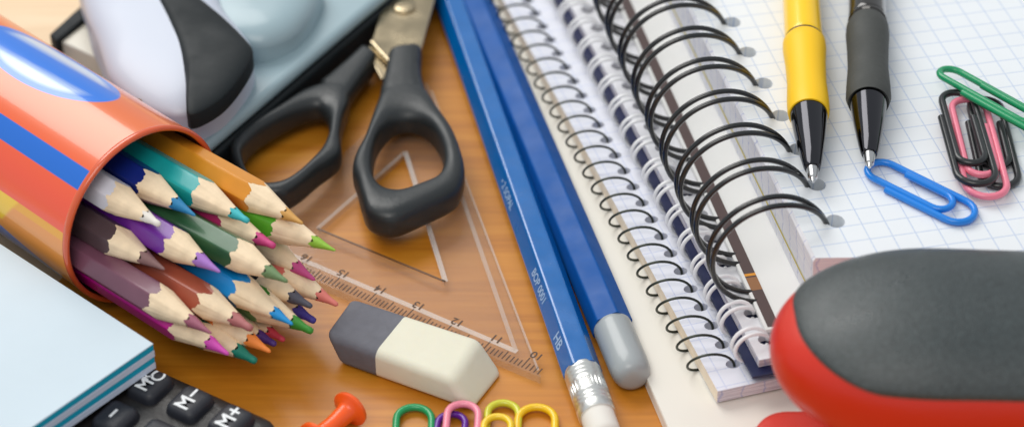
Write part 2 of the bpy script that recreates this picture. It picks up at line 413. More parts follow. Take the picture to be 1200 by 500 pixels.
mb.loft([inset(X0,X1,Y0,Y1,.45,.1,0.0), inset(X0,X1,Y0,Y1,.45,0,.12), inset(X0,X1,Y0,Y1,.45,0,.5), inset(X0,X1,Y0,Y1,.45,.06,.68), inset(X0,X1,Y0,Y1,.45,.18,.77), inset(X0,X1,Y0,Y1,.45,.36,.8)])
mb.build('casing', M_calc, calc, smooth=50)
iCM = CM.inverted()
mr = iCM @ G(222,468,1.0)
PX, PY = 1.28, 1.04
leg = {(0,1):'MR\u2009C',(0,0):'M\u2212',(0,-1):'M+',(-1,1):'\u2212'}
for i in range(0,-5,-1):
    for j in range(1,-2,-1):
        kx, ky = mr.x+i*PX*.88, mr.y+j*PY
        if ky-.4 < Y0+.15: continue
        mb = MB(); mb.M = CM
        a = (kx-.41,kx+.41,ky-.36,ky+.36,.17)
        mb.loft([inset(*a,-.03,.79), inset(*a,0,.9), inset(*a,.03,.97), inset(*a,.09,1.01), inset(*a,.2,1.025)])
        kk = mb.build('key', M_key, calc, smooth=50)
        if (i,j) == (0,1):
            text('M', .42, CM @ Matrix.Translation((kx-.14,ky,1.03)), 'legend', M_leg, kk)
            text('C', .4, CM @ Matrix.Translation((kx+.19,ky-.08,1.03)), 'legend', M_leg, kk)
            text('R', .26, CM @ Matrix.Translation((kx+.06,ky+.12,1.03)), 'legend', M_leg, kk)
        elif (i,j) in leg:
            text(leg[(i,j)], .47, CM @ Matrix.Translation((kx,ky,1.03)), 'legend', M_leg, kk)
        
# ------------------------------------------------------------------ eraser
M_er_g = mat('grey_rubber', (104,104,112), .75, bump=.3, bscale=900, var=.1, vscale=260); M_er_w = mat('white_rubber', (226,222,202), .7, bump=.15, bscale=600, var=.02, vscale=200, sub=.15)
EH = .78
A = [G(411,345,EH), G(563,394,EH), G(529,446,EH), G(378,390,EH)]
Bq = [None, G(593,437,0), G(555,485,0), G(396,428,0)]; Bq[0] = Bq[1]+Bq[3]-Bq[2]
er = thing('eraser', 'grey and white slanted rubber eraser on the wood', 'eraser', (sum((p for p in Bq), Vector())/4))
bm = bmesh.new()
vs = [bm.verts.new(p) for p in Bq+A]
for f in ((3,2,1,0),(4,5,6,7),(0,1,5,4),(1,2,6,5),(2,3,7,6),(3,0,4,7)): bm.faces.new([vs[i] for i in f])
bmesh.ops.recalc_face_normals(bm, faces=bm.faces)
bmesh.ops.bevel(bm, geom=list(bm.edges), offset=.2, segments=6, profile=.5, affect='EDGES', clamp_overlap=True)
cutp = G(475,369,EH).lerp(G(439,413,EH), .5); q1 = G(439,413,EH)-G(475,369,EH)
nn = Vector((-q1.y, q1.x, 0)).normalized()
if nn.dot(A[1]-A[0]) < 0: nn = -nn
for side, nm, mm in ((1,'grey_half',M_er_g),(-1,'white_half',M_er_w)):
    b2 = bm.copy()
    bmesh.ops.bisect_plane(b2, geom=b2.verts[:]+b2.edges[:]+b2.faces[:], plane_co=cutp+nn*(-.001*side), plane_no=nn*side, clear_outer=True)
    ed = [e for e in b2.edges if e.is_boundary]; bmesh.ops.holes_fill(b2, edges=ed)
    b2.verts.index_update(); mb = MB(); mb.add([v.co.copy() for v in b2.verts], [tuple(v.index for v in f.verts) for f in b2.faces]); b2.free()
    mb.build(nm, mm, er, smooth=50)
bm.free()

# ------------------------------------------------------------------ clear set square
def acrylic(name, tint, frost):
    m = bpy.data.materials.new(name); m.use_nodes = True; t = m.node_tree; t.nodes.remove(t.nodes['Principled BSDF']); out = t.nodes['Material Output']
    tr = t.nodes.new('ShaderNodeBsdfTransparent'); tr.inputs[0].default_value = tint
    gl = t.nodes.new('ShaderNodeBsdfGlossy'); gl.inputs['Roughness'].default_value = .06; gl.inputs[0].default_value = (.4,.4,.4,1)
    fr = t.nodes.new('ShaderNodeFresnel'); fr.inputs[0].default_value = 1.49
    mx = t.nodes.new('ShaderNodeMixShader'); 
    ge = t.nodes.new('ShaderNodeNewGeometry'); iv = t.nodes.new('ShaderNodeMath'); iv.operation = 'SUBTRACT'; iv.inputs[0].default_value = 1; t.links.new(ge.outputs['Backfacing'], iv.inputs[1])
    ml = t.nodes.new('ShaderNodeMath'); ml.operation = 'MULTIPLY'; t.links.new(fr.outputs[0], ml.inputs[0]); t.links.new(iv.outputs[0], ml.inputs[1]); t.links.new(ml.outputs[0], mx.inputs[0])
    t.links.new(tr.outputs[0], mx.inputs[1]); t.links.new(gl.outputs[0], mx.inputs[2])
    last = mx.outputs[0]
    if frost:
        df = t.nodes.new('ShaderNodeBsdfDiffuse'); df.inputs[0].default_value = (.95,.93,.9,1)
        m2 = t.nodes.new('ShaderNodeMixShader'); m2.inputs[0].default_value = frost
        t.links.new(last, m2.inputs[1]); t.links.new(df.outputs[0], m2.inputs[2]); last = m2.outputs[0]
    t.links.new(last, out.inputs[0]); return m
M_ac = acrylic('clear_acrylic', (.97,.96,.93,1), .05); M_fr = acrylic('acrylic_painted_gleam', (.98,.98,.97,1), .24); M_fr2 = acrylic('acrylic_faint_gleam', (.98,.98,.97,1), .13)  # diffuse white in the two edge materials imitates bright reflections
M_ink = mat('ruler_ink', (84,60,42), .6)
SZ0, SZ1 = .004, .2
sA, sB, sC = G(634,442,SZ1), G(500,92,SZ1), G(280,290,SZ1)
iA, iB, iC = G(522,330,SZ1), G(475,178,SZ1), G(372,268,SZ1)
sq = thing('set_square', 'clear plastic set square with a centimetre scale lying under the scissors and eraser', 'set square', (sA.x,sA.y,0))
def roundpoly(P, rs, n=6):
    out = []
    for i, p in enumerate(P):
        a = (P[i-1]-p).normalized(); b = (P[(i+1) % len(P)]-p).normalized(); r = rs[i]
        for k in range(n+1):
            t = k/n; out.append((p+a*r)*(1-t)**2+p*2*t*(1-t)+(p+b*r)*t*t)
    return out
op = roundpoly([sA,sB,sC], (.06,.35,.3)); ip = roundpoly([iA,iB,iC], (.08,.08,.08))
def off(P, d, cen): return [p+(cen-p).normalized()*d for p in P]
def at(P, z): return [Vector((p.x,p.y,z)) for p in P]
cen = (iA+iB+iC)/3
mb = MB()
# top and bottom faces as bands between matching outer and inner loops; walls
n_ = len(op)
mb.ringloft  # (bands below share vertices so the shell is closed)
oin = off(op, .0, cen)
V = at(op,SZ0)+at(op,SZ1)+at(ip,SZ1)+at(ip,SZ0); F = []
for k in range(n_):
    j = (k+1) % n_
    for r in range(4):
        F.append((r*n_+k, r*n_+j, ((r+1) % 4)*n_+j, ((r+1) % 4)*n_+k))
mb.add(V, F); mb.build('plate', M_ac, sq)
def strip(p, q, w, z, m, name, par):
    d = (q-p).normalized(); s_ = Vector((-d.y,d.x,0))*w/2; mb = MB()
    mb.loft([[Vector((a.x,a.y,zz)) for a in (p-s_,q-s_,q+s_,p+s_)] for zz in (z, z+.012)]); return mb.build(name, m, par)
bz = SZ1+.002
# caught light painted as pale strips on bevels and cutout edges (bright ruler bevel, faint right side)
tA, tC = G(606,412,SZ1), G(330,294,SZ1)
strip(tA, tC, .13, bz, M_fr, 'bevel_gleam', sq)
strip(G(604,410,SZ1), G(499,110,SZ1), .10, bz, M_fr2, 'bevel_gleam', sq)
strip(sA+(sB-sA)*.02, sB-(sB-sA)*.05, .05, bz, M_fr2, 'bevel_gleam', sq)
strip(iA, iB, .12, bz, M_fr, 'edge_tone_strip', sq); strip(iB, iC, .11, bz, M_fr2, 'edge_tone_strip', sq)
strip(iA, iC, .05, bz, mat('acrylic_edge_dark', (96,62,30), .3), 'edge_tone_strip', sq)
rdir = (sC-sA).normalized(); rn = Vector((rdir.y,-rdir.x,0))
if rn.dot(cen-sA) < 0: rn = -rn
mb = MB()
for k in range(0, 106):
    p = sA+rdir*(.12+.1*k); ln = .34 if k % 10 == 4 else .27 if k % 5 == 4 else .2
    a = p+rn*.05; b = p+rn*(.05+ln); s_ = rdir*.014
    mb.loft([[Vector((q.x,q.y,zz)) for q in (a-s_,a+s_,b+s_,b-s_)] for zz in (bz, bz+.004)])
mb.build('scale_ticks', M_ink, sq)
for k, t in enumerate(('10','11','12','13','14','15','16','17','18')):
    p = sA+rdir*(.42+1.02*k)+rn*.52
    text(t, .29, Matrix(((-(-rdir.x),-rn.x,0,p.x),(rdir.y,-rn.y,0,p.y),(0,0,1,bz+.014),(0,0,0,1))), 'scale_number', M_ink, sq)

# ------------------------------------------------------------------ scissors
M_hand = mat('black_handle_plastic', (38,42,44), .42, bump=.12, bscale=900); M_steel = mat('scissor_steel', (186,170,140), .24, metal=1, bump=.05, bscale=300)
sci = thing('scissors', 'steel scissors with black plastic finger rings on the set square', 'scissors', G(450,80,0))
def handle(outer, inner, zc, hh, nm):
    O = resample(spline([G(x,y,zc) for x,y in outer], 8), 90); I = spline([G(x,y,zc) for x,y in inner], 8)
    I = resample(I, 180); c = sum(I, Vector())/len(I)
    # pair by nearest-angle around the hole centre, monotone
    def ang(p): return math.atan2(p.y-c.y, p.x-c.x)
    Is = sorted(I, key=ang)
    rings = []
    Os = O if area([(p.x,p.y) for p in O]) > 0 else O[::-1]
    for p in Os:
        a = ang(p); j = min(range(len(Is)), key=lambda k: abs(math.remainder(ang(Is[k])-a, 2*PI)))
        q = Is[j]; d = p-q; w = d.length/2; cx = (p+q)/2; d.normalize()
        ring = []
        for k in range(20):
            t = 2*PI*k/20; ct, st = math.cos(t), math.sin(t)
            ring.append(cx+d*(w*math.copysign(abs(ct)**.72, ct))+Z*(hh*math.copysign(abs(st)**.72, st)))
        rings.append(ring)
    mb = MB(); mb.ringloft(rings); return mb
def melt(o):
    """fuse ring and arm into one moulded piece"""
    md = o.modifiers.new('Remesh', 'REMESH'); md.mode = 'VOXEL'; md.voxel_size = .00035; md.use_smooth_shade = True
    md = o.modifiers.new('Smooth', 'SMOOTH'); md.factor = .6; md.iterations = 14
    return o
def stem(mb, L, R, zc, hh):
    """tapered arm lofted between left and right outline points"""
    rings = []
    a = spline([G(x,y,zc) for x,y in L], 6, False); b = spline([G(x,y,zc) for x,y in R], 6, False)
    for p, q in zip(a, b):
        d = q-p; w = d.length/2; c = (p+q)/2; d.normalize(); ring = []
        for k in range(20):
            t = 2*PI*k/20; ct, st = math.cos(t), math.sin(t)
            ring.append(c+d*(w*math.copysign(abs(ct)**.6, ct))+Z*(hh*math.copysign(abs(st)**.6, st)))
        rings.append(ring)
    mb.loft(rings)
ZC = .72; HH = .44
mb = handle([(441,132),(434,152),(427,172),(417,190),(413,206),(418,222),(423,242),(430,260),(447,268),(466,268),(500,253),(530,238),(541,226),(545,206),(540,184),(530,160),(512,134),(498,112),(474,104),(451,112)],
            [(440,182),(448,164),(464,151),(484,149),(504,158),(517,180),(519,202),(512,216),(494,224),(470,231),(448,227),(438,212)], ZC, HH, 'r')
stem(mb, [(455,70),(451,92),(446,112),(444,122)], [(495,64),(494,88),(498,108),(504,122)], ZC, HH-.02)
hr = melt(mb.build('finger_ring', M_hand, sci, smooth=60))
mb = handle([(405,104),(366,110),(330,132),(300,150),(279,166),(270,178),(272,192),(284,216),(305,236),(330,238),(350,228),(374,208),(392,196),(401,186),(400,168),(403,146),(410,126)],
            [(285,190),(289,180),(306,163),(339,144),(366,134),(380,138),(386,152),(383,172),(369,192),(351,210),(330,222),(305,224),(292,212)], ZC-.08, HH-.06, 'l')
stem(mb, [(424,62),(406,78),(388,93),(374,103)], [(442,74),(428,94),(414,114),(408,126)], ZC-.08, HH-.08)
melt(mb.build('finger_ring', M_hand, sci, smooth=60))
def blade(pts, z0, z1, nm):
    mb = MB(); q = [G(x,y,z1) for x,y in pts]
    mb.prism([(p.x,p.y) for p in q], z0, z1); return mb.build(nm, M_steel, sci, bevel=.03, seg=2)
blade([(459,76),(434,52),(450,0),(474,-70),(508,-230),(520,-228),(522,-90),(509,0),(491,68),(486,80),(466,84)], .82, .95, 'blade')
blade([(446,92),(430,60),(436,42),(446,20),(455,-20),(474,-90),(470,-220),(482,-225),(500,-90),(500,0),(462,60),(456,90)], .66, .8, 'blade')
pv = G(474,9,.95)
mb = MB(); mb.lathe(pv, Z, [(-.3,.2),(.04,.3),(.07,.27),(.08,.2)], 28); mb.build('pivot_screw', M_steel, sci, smooth=40)
mb = MB(); a, b = G(436,50,.95), G(458,74,.95); mb.tube([a, b], .07, 10); mb.build('stop_bar', M_steel, sci, smooth=60)

# ------------------------------------------------------------------ blue writing pencils
M_blue = mat('blue_lacquer', (0,98,172), .2, coat=.8, var=.06, vscale=250); M_blue2 = mat('dark_blue_lacquer', (0,80,156), .5, spec=.3, coat=0, var=.06, vscale=200)
M_ferr = mat('ferrule_metal', (232,232,228), .3, metal=.9); M_wr = mat('pencil_eraser_white', (230,226,218), .75); M_dip = mat('grey_dip', (160,166,168), .38, coat=.3); M_print = mat('silver_print', (150,180,214), .4)
def hexring(c, ax, r, rot, n=120):
    # rot: angle of one flat facet
    a = Z.cross(ax).normalized(); b = ax.cross(a)
    out = []
    for k in range(n):
        t = 2*PI*k/n; rr = r*1.03/sum(abs(math.cos(t-rot-j*PI/3))**30 for j in range(3))**(1/30)
        out.append(c+(a*math.cos(t)+b*math.sin(t))*rr)
    return out
# pencil with ferrule
r1 = .365
pe = G(683,438,r1); pt_ = G(528,0,r1); ax = (pe-pt_).normalized(); a_ = Z.cross(ax).normalized()
pen1 = thing('pencil', 'bright blue HB pencil with a crimped silver ferrule and white eraser end', 'pencil', (pe.x,pe.y,0))
vw = (CAM-pe).normalized(); vw = (vw-ax*vw.dot(ax)).normalized()
rot1 = math.atan2(vw.dot(ax.cross(a_)), vw.dot(a_))       # facet facing the camera
sgn = 1 if a_.x > 0 else -1
rot1 += math.radians(-14)*sgn
mb = MB(); mb.loft([hexring(pe-ax*t, ax, r1, rot1) for t in (15.0, 10, 5, .0)]); b1 = mb.build('painted_body', M_blue, pen1, smooth=24)
fl = 1.32
mb = MB(); prof = [(-.06,.385),(0,.40)]
for k in range(3): prof += [(.06+.11*k,.40),(.10+.11*k,.372),(.14+.11*k,.372),(.165+.11*k,.40)]
prof += [(.44,.40)]
mb.lathe(pe, ax, prof, 60, caps=(False,False))
NF = 120
def fl_ring(t, d): return [pe+ax*t+(a_*math.cos(2*PI*k/NF)+ax.cross(a_)*math.sin(2*PI*k/NF))*(.40-(d if (k % 4) < 2 else 0)) for k in range(NF)]
mb.loft([fl_ring(.44,0), fl_ring(.47,.025), fl_ring(.72,.025), fl_ring(.75,0)], caps=(False,False))
prof = [(.75,.40)]
for k in range(3): prof += [(.79+.11*k,.40),(.83+.11*k,.372),(.87+.11*k,.372),(.9+.11*k,.40)]
prof += [(fl-.03,.40),(fl,.385),(fl,.33)]
mb.lathe(pe, ax, prof, 60, caps=(False,False)); mb.build('ferrule', M_ferr, pen1, smooth=35)
mb = MB(); mb.lathe(pe, ax, [(fl-.1,.355),(fl+.5,.355),(fl+.6,.33),(fl+.66,.27),(fl+.68,.15)], 40); mb.build('eraser_tip', M_wr, pen1, smooth=50)
mb = MB(); mb.lathe(pe-ax*15.0, -ax, [(0,.36),(1.5,.1),(1.9,.02)], 40); mb.build('sharpened_tip', M_cedar, pen1, smooth=50)
# printing on the left upper facet: facet normal
def facet_frame(dist, side_deg):
    b_ = ax.cross(a_); nrm = (a_*math.cos(math.radians(side_deg))+b_*math.sin(math.radians(side_deg))).normalized()
    c = pe-ax*dist+nrm*r1*1.031
    y = nrm.cross(ax).normalized()
    return Matrix(((ax.x,y.x,nrm.x,c.x),(ax.y,y.y,nrm.y,c.y),(ax.z,y.z,nrm.z,c.z),(0,0,0,1)))
FAC = None
best = None
for k in range(6):                                     # flat facet facing left and up
    t = 60*k+math.degrees(rot1)
    b_ = ax.cross(a_); nrm = a_*math.cos(math.radians(t))+b_*math.sin(math.radians(t))
    sc_ = nrm.dot(Vector((-.92,-.3,.3)))
    if best is None or sc_ > best[0]: best = (sc_, t)
FAC = best[1]
text('HB', .34, facet_frame(.92, FAC), 'grade_print', M_print, b1)
text('BOP 0001', .27, facet_frame(2.75, FAC), 'line_print', M_print, b1)
text('\u2022 2 SOPAL', .25, facet_frame(6.1, FAC), 'line_print', M_print, b1)
# capped pencil
r2 = .40
pe2 = G(718,384,r2); pt2 = G(555,0,r2); ax2 = (pe2-pt2).normalized()
pen2 = thing('pencil', 'dark blue pencil with a rounded grey dipped end beside the white book', 'pencil', (pe2.x,pe2.y,0))
a2 = Z.cross(ax2).normalized(); hv = (CAM-pe2).normalized()+(Vector((-34,46,64))-pe2).normalized(); hv = (hv-ax2*hv.dot(ax2)).normalized()
rot2 = math.atan2(hv.dot(ax2.cross(a2)), hv.dot(a2))      # one flat facet catches the window
mb = MB(); mb.loft([hexring(pe2-ax2*t, ax2, r2, rot2) for t in (14.5, 8, 0)]); mb.build('painted_body', M_blue2, pen2, smooth=24)
mb = MB(); mb.lathe(pe2, ax2, [(t, r*1.03) for t, r in ((-.02,.40),(.0,.414),(.1,.418),(1.2,.418),(1.42,.40),(1.56,.36),(1.65,.29),(1.68,.2),(1.69,.1))], 60); mb.build('dipped_end', M_dip, pen2, smooth=40)
mb = MB(); mb.lathe(pe2-ax2*14.5, -ax2, [(0,.39),(1.5,.1),(1.9,.02)], 40); mb.build('sharpened_tip', M_cedar, pen2, smooth=50)

# ------------------------------------------------------------------ books and notebooks
def nb_frame(front, hole_a, hole_b, z):
    """local y runs up the spine (away), x to the right; origin at 'front'"""
    d = (G(*hole_a, z)-G(*hole_b, z)).normalized()
    o = G(*front, z); o.z = 0
    return Matrix(((d.y,d.x,0,o.x),(-d.x,d.y,0,o.y),(0,0,1,0),(0,0,0,1)))
def prof_block(M, prof, y0, y1, nm, mats, root, mi_fn=None, ny=1):
    """profile (x,z list, counter-clockwise) extruded along y"""
    mb = MB(); mb.M = M
    ys = [y0+(y1-y0)*k/ny for k in range(ny+1)]
    mb.loft([[(x,y,z) for x,z in prof] for y in ys]); return mb
M_cream = mat('cream_cover', (232,228,218), .5, spec=.3, var=.02, vscale=30)
M_edge1 = edge_mat('page_edges', (232,230,236), (186,180,190), (120,140,200)); M_edge0 = edge_mat('book_edges', (236,230,218), (206,196,182))
M_edge_tan = edge_mat('tan_page_edges', (246,234,216), (234,212,184))
M_grid1 = grid_mat('squared_paper_small', (228,230,240), (140,160,214), .5, .022, .38)
M_grid3 = grid_mat('squared_paper', (232,236,240), (122,158,212), .5, .022, .5)
# white book at the bottom
zb = .34
MBk = nb_frame((783,500), (567,0), (783,500), zb)
bk = thing('white_book', 'thick white covered book at the bottom of the notebook stack', 'book', MBk @ Vector((0,0,0)))
iM = MBk.inverted()
mb = MB(); mb.M = MBk; mb.box(.06, 21, -2.4, 26, .06, zb-.05); mb.build('pages', M_edge0, bk, uv=lambda p: ((iM@p).y, p.z))
mb = MB(); mb.M = MBk; mb.box(0, 21.1, -2.5, 26.1, zb-.05, zb); mb.box(0, 21.1, -2.5, 26.1, .005, .055); mb.box(0, .05, -2.5, 26.1, .055, zb-.05)
mb.build('cover', M_cream, bk, bevel=.02, seg=2)

def holes(M, x, y0, pitch, n, r, z0, z1, rx=None):
    mb = MB()
    for k in range(n):
        c = M @ Vector((x, y0+pitch*k, 0)); ex = (M.to_3x3() @ Vector((1,0,0))); ey = (M.to_3x3() @ Vector((0,1,0)))
        ring = [c+ex*(rx or r)*math.cos(2*PI*j/14)+ey*r*math.sin(2*PI*j/14) for j in range(14)]
        mb.loft([[p+Z*z0 for p in ring], [p+Z*z1 for p in ring]])
    return mb
def page_uv(o, M, org):
    """UV in centimetres: top faces use (x,y), side faces use (run, height)"""
    me = o.data; i = M.inverted(); off = Vector((0,0,0)); q = o.parent
    while q is not None: off += q.location; q = q.parent
    L = me.uv_layers.get('UVMap') or me.uv_layers.new(name='UVMap')
    for po in me.polygons:
        for li in po.loop_indices:
            p = i @ ((me.vertices[me.loops[li].vertex_index].co+off)/K)
            if po.material_index == 0: L.data[li].uv = (p.x-org[0], p.y-org[1])
            else: L.data[li].uv = (p.y+p.x, p.z)

# --- thin wire spiral notebook
z1a, z1b = .40, .72
M1 = nb_frame((841,458), (687,122), (859,426), z1b)
i1 = M1.inverted(); h1 = i1 @ G(859,426,z1b)
NB1 = thing('spiral_notebook', 'squared notebook with a thin black single wire spiral, lying on the white book', 'notebook', M1 @ Vector((0,0,z1a)))
mb = MB(); mb.M = M1; y0, y1 = 0, 19.5
mb.box(0, 15, y0, y1, z1a, z1b)
mb.mi = [1,0,1,1,1,2]
o = mb.build('pages', [M_grid1, M_edge1, M_edge_tan], NB1)
P1 = .628
cut(o, holes(M1, h1.x, h1.y, P1, 29, .13, z1a-.1, z1b+.1, .16)); page_uv(o, M1, (.21,.1))
M_wire = mat('black_wire', (64,68,62), .28, metal=.8); M_wire_d = mat('black_coated_wire', (22,24,26), .25, coat=.5)
mb = MB(); mb.M = M1; path = []
rx, rz = .47, .33; cx = h1.x-.44; czz = (z1a+z1b)/2+.1
NT_ = 29
for k in range(NT_*28):
    th = 2*PI*k/28; path.append((cx+rx*math.cos(th), h1.y+P1*(k/28.0)-.02, czz+rz*math.sin(th)))
mb.tube(path, .03, 8); mb.build('spiral_wire', M_wire, NB1, smooth=60)

# --- white twin-loop notebook with navy cover
z2c, z2a, z2b = .98, 1.0, 1.20
M2 = nb_frame((882,441), (664,0), (893,430), z2c)
i2 = M2.inverted(); h2 = i2 @ G(899,397,z2b); w2 = i2 @ G(889,420,z2b)
M_navy = mat('navy_cover', (26,34,74), .4, bump=.1); M_wwire = mat('white_coated_wire', (240,240,242), .35, coat=.3)
NB2 = thing('spiral_notebook', 'notebook with white twin wire binding and a navy cover strip, mid stack', 'notebook', M2 @ Vector((0,0,z2c)))
mb = MB(); mb.M = M2; mb.box(0, 14.5, 0, 20, z2c-.08, z2c); mb.build('cover', M_navy, NB2, bevel=.015, seg=2)
xl = w2.x
mb = MB(); mb.M = M2; mb.box(xl, 14.3, .22, 19.8, z2a, z2b); mb.mi = [1,0,1,1,1,1]
o = mb.build('pages', [mat('plain_page', (236,236,240), .8, spec=.2, var=.02), M_edge1], NB2)
P2 = .86; N2 = 18
# near the top of the stack the page tabs are notched: punched rectangular holes
cut(o, holes(M2, h2.x, h2.y, P2, N2, .17, z2a-.1, z2b+.1, .2)); page_uv(o, M2, (0,0))
def twin_loop(M, hx, zc, r, cx, a0, a1, dsep, wire, n=40):
    mb = MB(); mb.M = M
    for s in (-1, 1):
        path = []
        for k in range(n+1):
            f = k/n; th = math.radians(a0+(a1-a0)*f)
            e = min(1, min(f, 1-f)/.22); e = math.sin(e*PI/2)
            path.append((cx+r*math.cos(th), s*dsep*e, zc+r*math.sin(th)))
        mb.tube(path, wire, 10, refup=Vector((0,1,0)))
    # closed tip where the two wires meet
    for th in (a0, a1):
        t = math.radians(th); mb.tube([(cx+r*math.cos(t), -wire*.4, zc+r*math.sin(t)), (cx+r*math.cos(t), wire*.4, zc+r*math.sin(t))], wire, 10)
    return mb
def loops(M, root, mb0, y0, pitch, n, nm, m):
    o = mb0.build(nm, m, root, smooth=60)
    base = M.to_3x3() @ Vector((0,1,0))
    for k in range(n):
        q = o if k == 0 else o.copy()
        if k: COL.objects.link(q); q.parent = root
        q.location = base*((y0+pitch*k)*K)
        q.rotation_euler = (0,0,0)
r = .38; zc2 = 1.13
loops(M2, NB2, twin_loop(M2, h2.x, zc2, r, h2.x-.36, 10, 345, .1, .046), h2.y, P2, N2, 'wire_loop', M_wwire)

# --- black twin-loop notebook on top
ZT = 3.12; zc3 = 1.36
M3 = nb_frame((956,302), (858,25), (980,260), ZT)
i3 = M3.inverted(); h3 = i3 @ G(979,259,ZT); g3 = i3 @ G(983.5,266,ZT)
lf = i3 @ G(832,302,2.55)
br = i3 @ G(898,385,zc3)
bx = (i3 @ G(840,250,zc3)).x*.5+br.x*.5
NB3 = thing('spiral_notebook', 'thick squared notebook with big black twin wire rings, under the pens', 'notebook', M3 @ Vector((0,0,zc3)))
M_board3 = mat('cover_board', (230,230,228), .55, spec=.3, var=.02); M_brown = mat('brown_print', (84,66,64), .45); M_orange = mat('orange_print', (226,150,40), .45); M_tan = mat('tan_print', (150,104,66), .45)
mb = MB(); mb.M = M3; mb.box(bx-.05, 16, -.05, 20, zc3-.12, zc3-.004); mb.build('back_cover', M_board3, NB3, bevel=.02, seg=2)
# printed margin of the cover: thin sheets 4 hundredths of a mm proud
ys = i3 @ G(881,321,zc3); yt = i3 @ G(883,334,zc3)
mb = MB(); mb.M = M3; mb.box(bx+.02, bx+.27, .02, 19.9, zc3-.003, zc3+.001); mb.build('cover_margin', M_brown, NB3)
mb = MB(); mb.M = M3; mb.box(bx+.02, bx+.27, ys.y-.05, ys.y+.03, zc3+.0015, zc3+.0045); mb.build('margin_line', M_orange, NB3)
mb = MB(); mb.M = M3; mb.box(bx+.02, bx+.27, ys.y-.52, ys.y-.1, zc3+.0015, zc3+.0045); mb.build('margin_block', M_tan, NB3)
# smooth front board folded back, then the fanned page block
X = bx+.27
pb = [(X, zc3+.002), (16, zc3+.002), (16, zc3+.3), (X+.72, zc3+.3), (X+.6, zc3+.27), (X+.06, zc3+.06)]
mb = prof_block(M3, pb, 0, 19.9, 'inner_board', None, NB3); mb.build('inner_board', M_board3, NB3, smooth=30)
M_edge3 = edge_mat('fanned_page_edges', (246,247,250), (230,232,242), (150,164,216), .12)
pr = [(X+.66, zc3+.305), (15.8, zc3+.305), (15.8, ZT), (0.0, ZT), (-.12, ZT-.22), (X+.74, zc3+.75)]
pr = [(X+.70, zc3+.305), (15.8, zc3+.305), (15.8, ZT), (0.0, ZT), (-.05, ZT-.1), ((X+.70)*.45-.05*.55, (zc3+.305)*.45+(ZT-.1)*.55)]
mb = MB(); mb.M = M3
n6 = len(pr); mb.loft([[(x,y-(.2*max(0,x-.6) if y == 0 else 0),z) for x,z in pr] for y in (0, 20)])
mb.mi = [1,1,0,1,1,1,1,1]
o = mb.build('pages', [M_grid3, M_edge3], NB3)
P3 = 1.268; N3 = 13
cut(o, holes(M3, h3.x, h3.y, P3, N3, .22, zc3+.6, ZT+.1, .2)); page_uv(o, M3, (g3.x, g3.y))
M_yel = mat('yellow_margin_ink', (220,200,40), .7)
# yellow margin rule showing on the fanned edges
mb = MB(); mb.M = M3
pm = Vector((pr[0][0]*.5+pr[5][0]*.5, 0, pr[0][1]*.5+pr[5][1]*.5))
pm2 = Vector((pr[0][0]*.42+pr[5][0]*.58, 0, pr[0][1]*.42+pr[5][1]*.58))
mb.add([(pm.x-.012,.02,pm.z),(pm.x-.012,19.9,pm.z),(pm2.x-.012,19.9,pm2.z),(pm2.x-.012,.02,pm2.z)], [(0,1,2,3)])
mb.build('margin_rule', M_yel, NB3)
r3 = 1.3; zc_ = 2.58; cx3 = lf.x+r3
a0 = math.degrees(math.asin(min(1,(ZT-.03-zc_)/r3)))
loops(M3, NB3, twin_loop(M3, h3.x, zc_, r3, cx3, a0, 322, .155, .06, 56), h3.y, P3, N3, 'wire_loop', M_wire_d)

# ------------------------------------------------------------------ ballpoint pens on the page
M_ypen = mat('yellow_plastic', (254,204,8), .3, coat=.3); M_ygrip = mat('yellow_rubber_grip', (250,198,10), .5); M_chrome = mat('dark_chrome', (70,70,74), .1, metal=1); M_tipm = mat('steel_point', (200,200,200), .2, metal=1)
M_blk = mat('glossy_black', (30,26,22), .12, coat=.8); M_rub = mat('grey_black_rubber', (66,68,66), .7, bump=.25, bscale=700); M_ringb = mat('black_ring', (20,20,20), .3)
def pen(label, tip, back, rg, grip, barrel, ring):
    T = G(*tip); B = G(*back); ax = (B-T).normalized()
    root = thing('ballpoint_pen', label, 'pen', (T.x,T.y,ZT), 'ballpoint pens on the squared page')
    mb = MB(); mb.lathe(T, ax, [(0,.035),(.05,.05),(.1,.06),(.13,.10),(.42,.135),(.5,.135)], 32); mb.build('point', M_tipm, root, smooth=40)
    mb = MB(); mb.lathe(T, ax, [(.44,.16),(.5,.185),(.9,.25),(1.5,.33),(2.2,.40),(2.45,.42)], 48); mb.build('metal_cone', M_chrome, root, smooth=40)
    mb = MB(); mb.lathe(T, ax, [(2.35,.38)]+grip, 48); mb.build('grip', rg, root, smooth=50)
    t = grip[-1][0]
    mb = MB(); mb.lathe(T, ax, [(t-.05,.40),(t+.005,.45),(t+.06,.45),(t+.08,.40)], 48); mb.build('ring', ring, root, smooth=40)
    mb = MB(); mb.lathe(T, ax, [(t,.38),(t+.06,.43),(t+.2,.435),(t+4,.42),(t+7.5,.40),(t+7.6,.3)], 48); mb.build('barrel', barrel, root, smooth=40)
    mb = MB(); mb.lathe(T, ax, [(t+7.5,.2),(t+8.2,.2),(t+8.3,.15)], 24); mb.build('push_button', M_chrome, root, smooth=40)
    return root
pen('yellow ballpoint pen with dark metal cone, pointing at the black rings', (953,213,ZT+.42), (939,0,ZT+.50), M_ygrip,
    [(2.36,.445),(2.5,.465),(2.9,.465),(3.5,.44),(4.2,.455),(4.8,.495),(5.05,.49),(5.12,.455)], M_ypen, M_ringb)
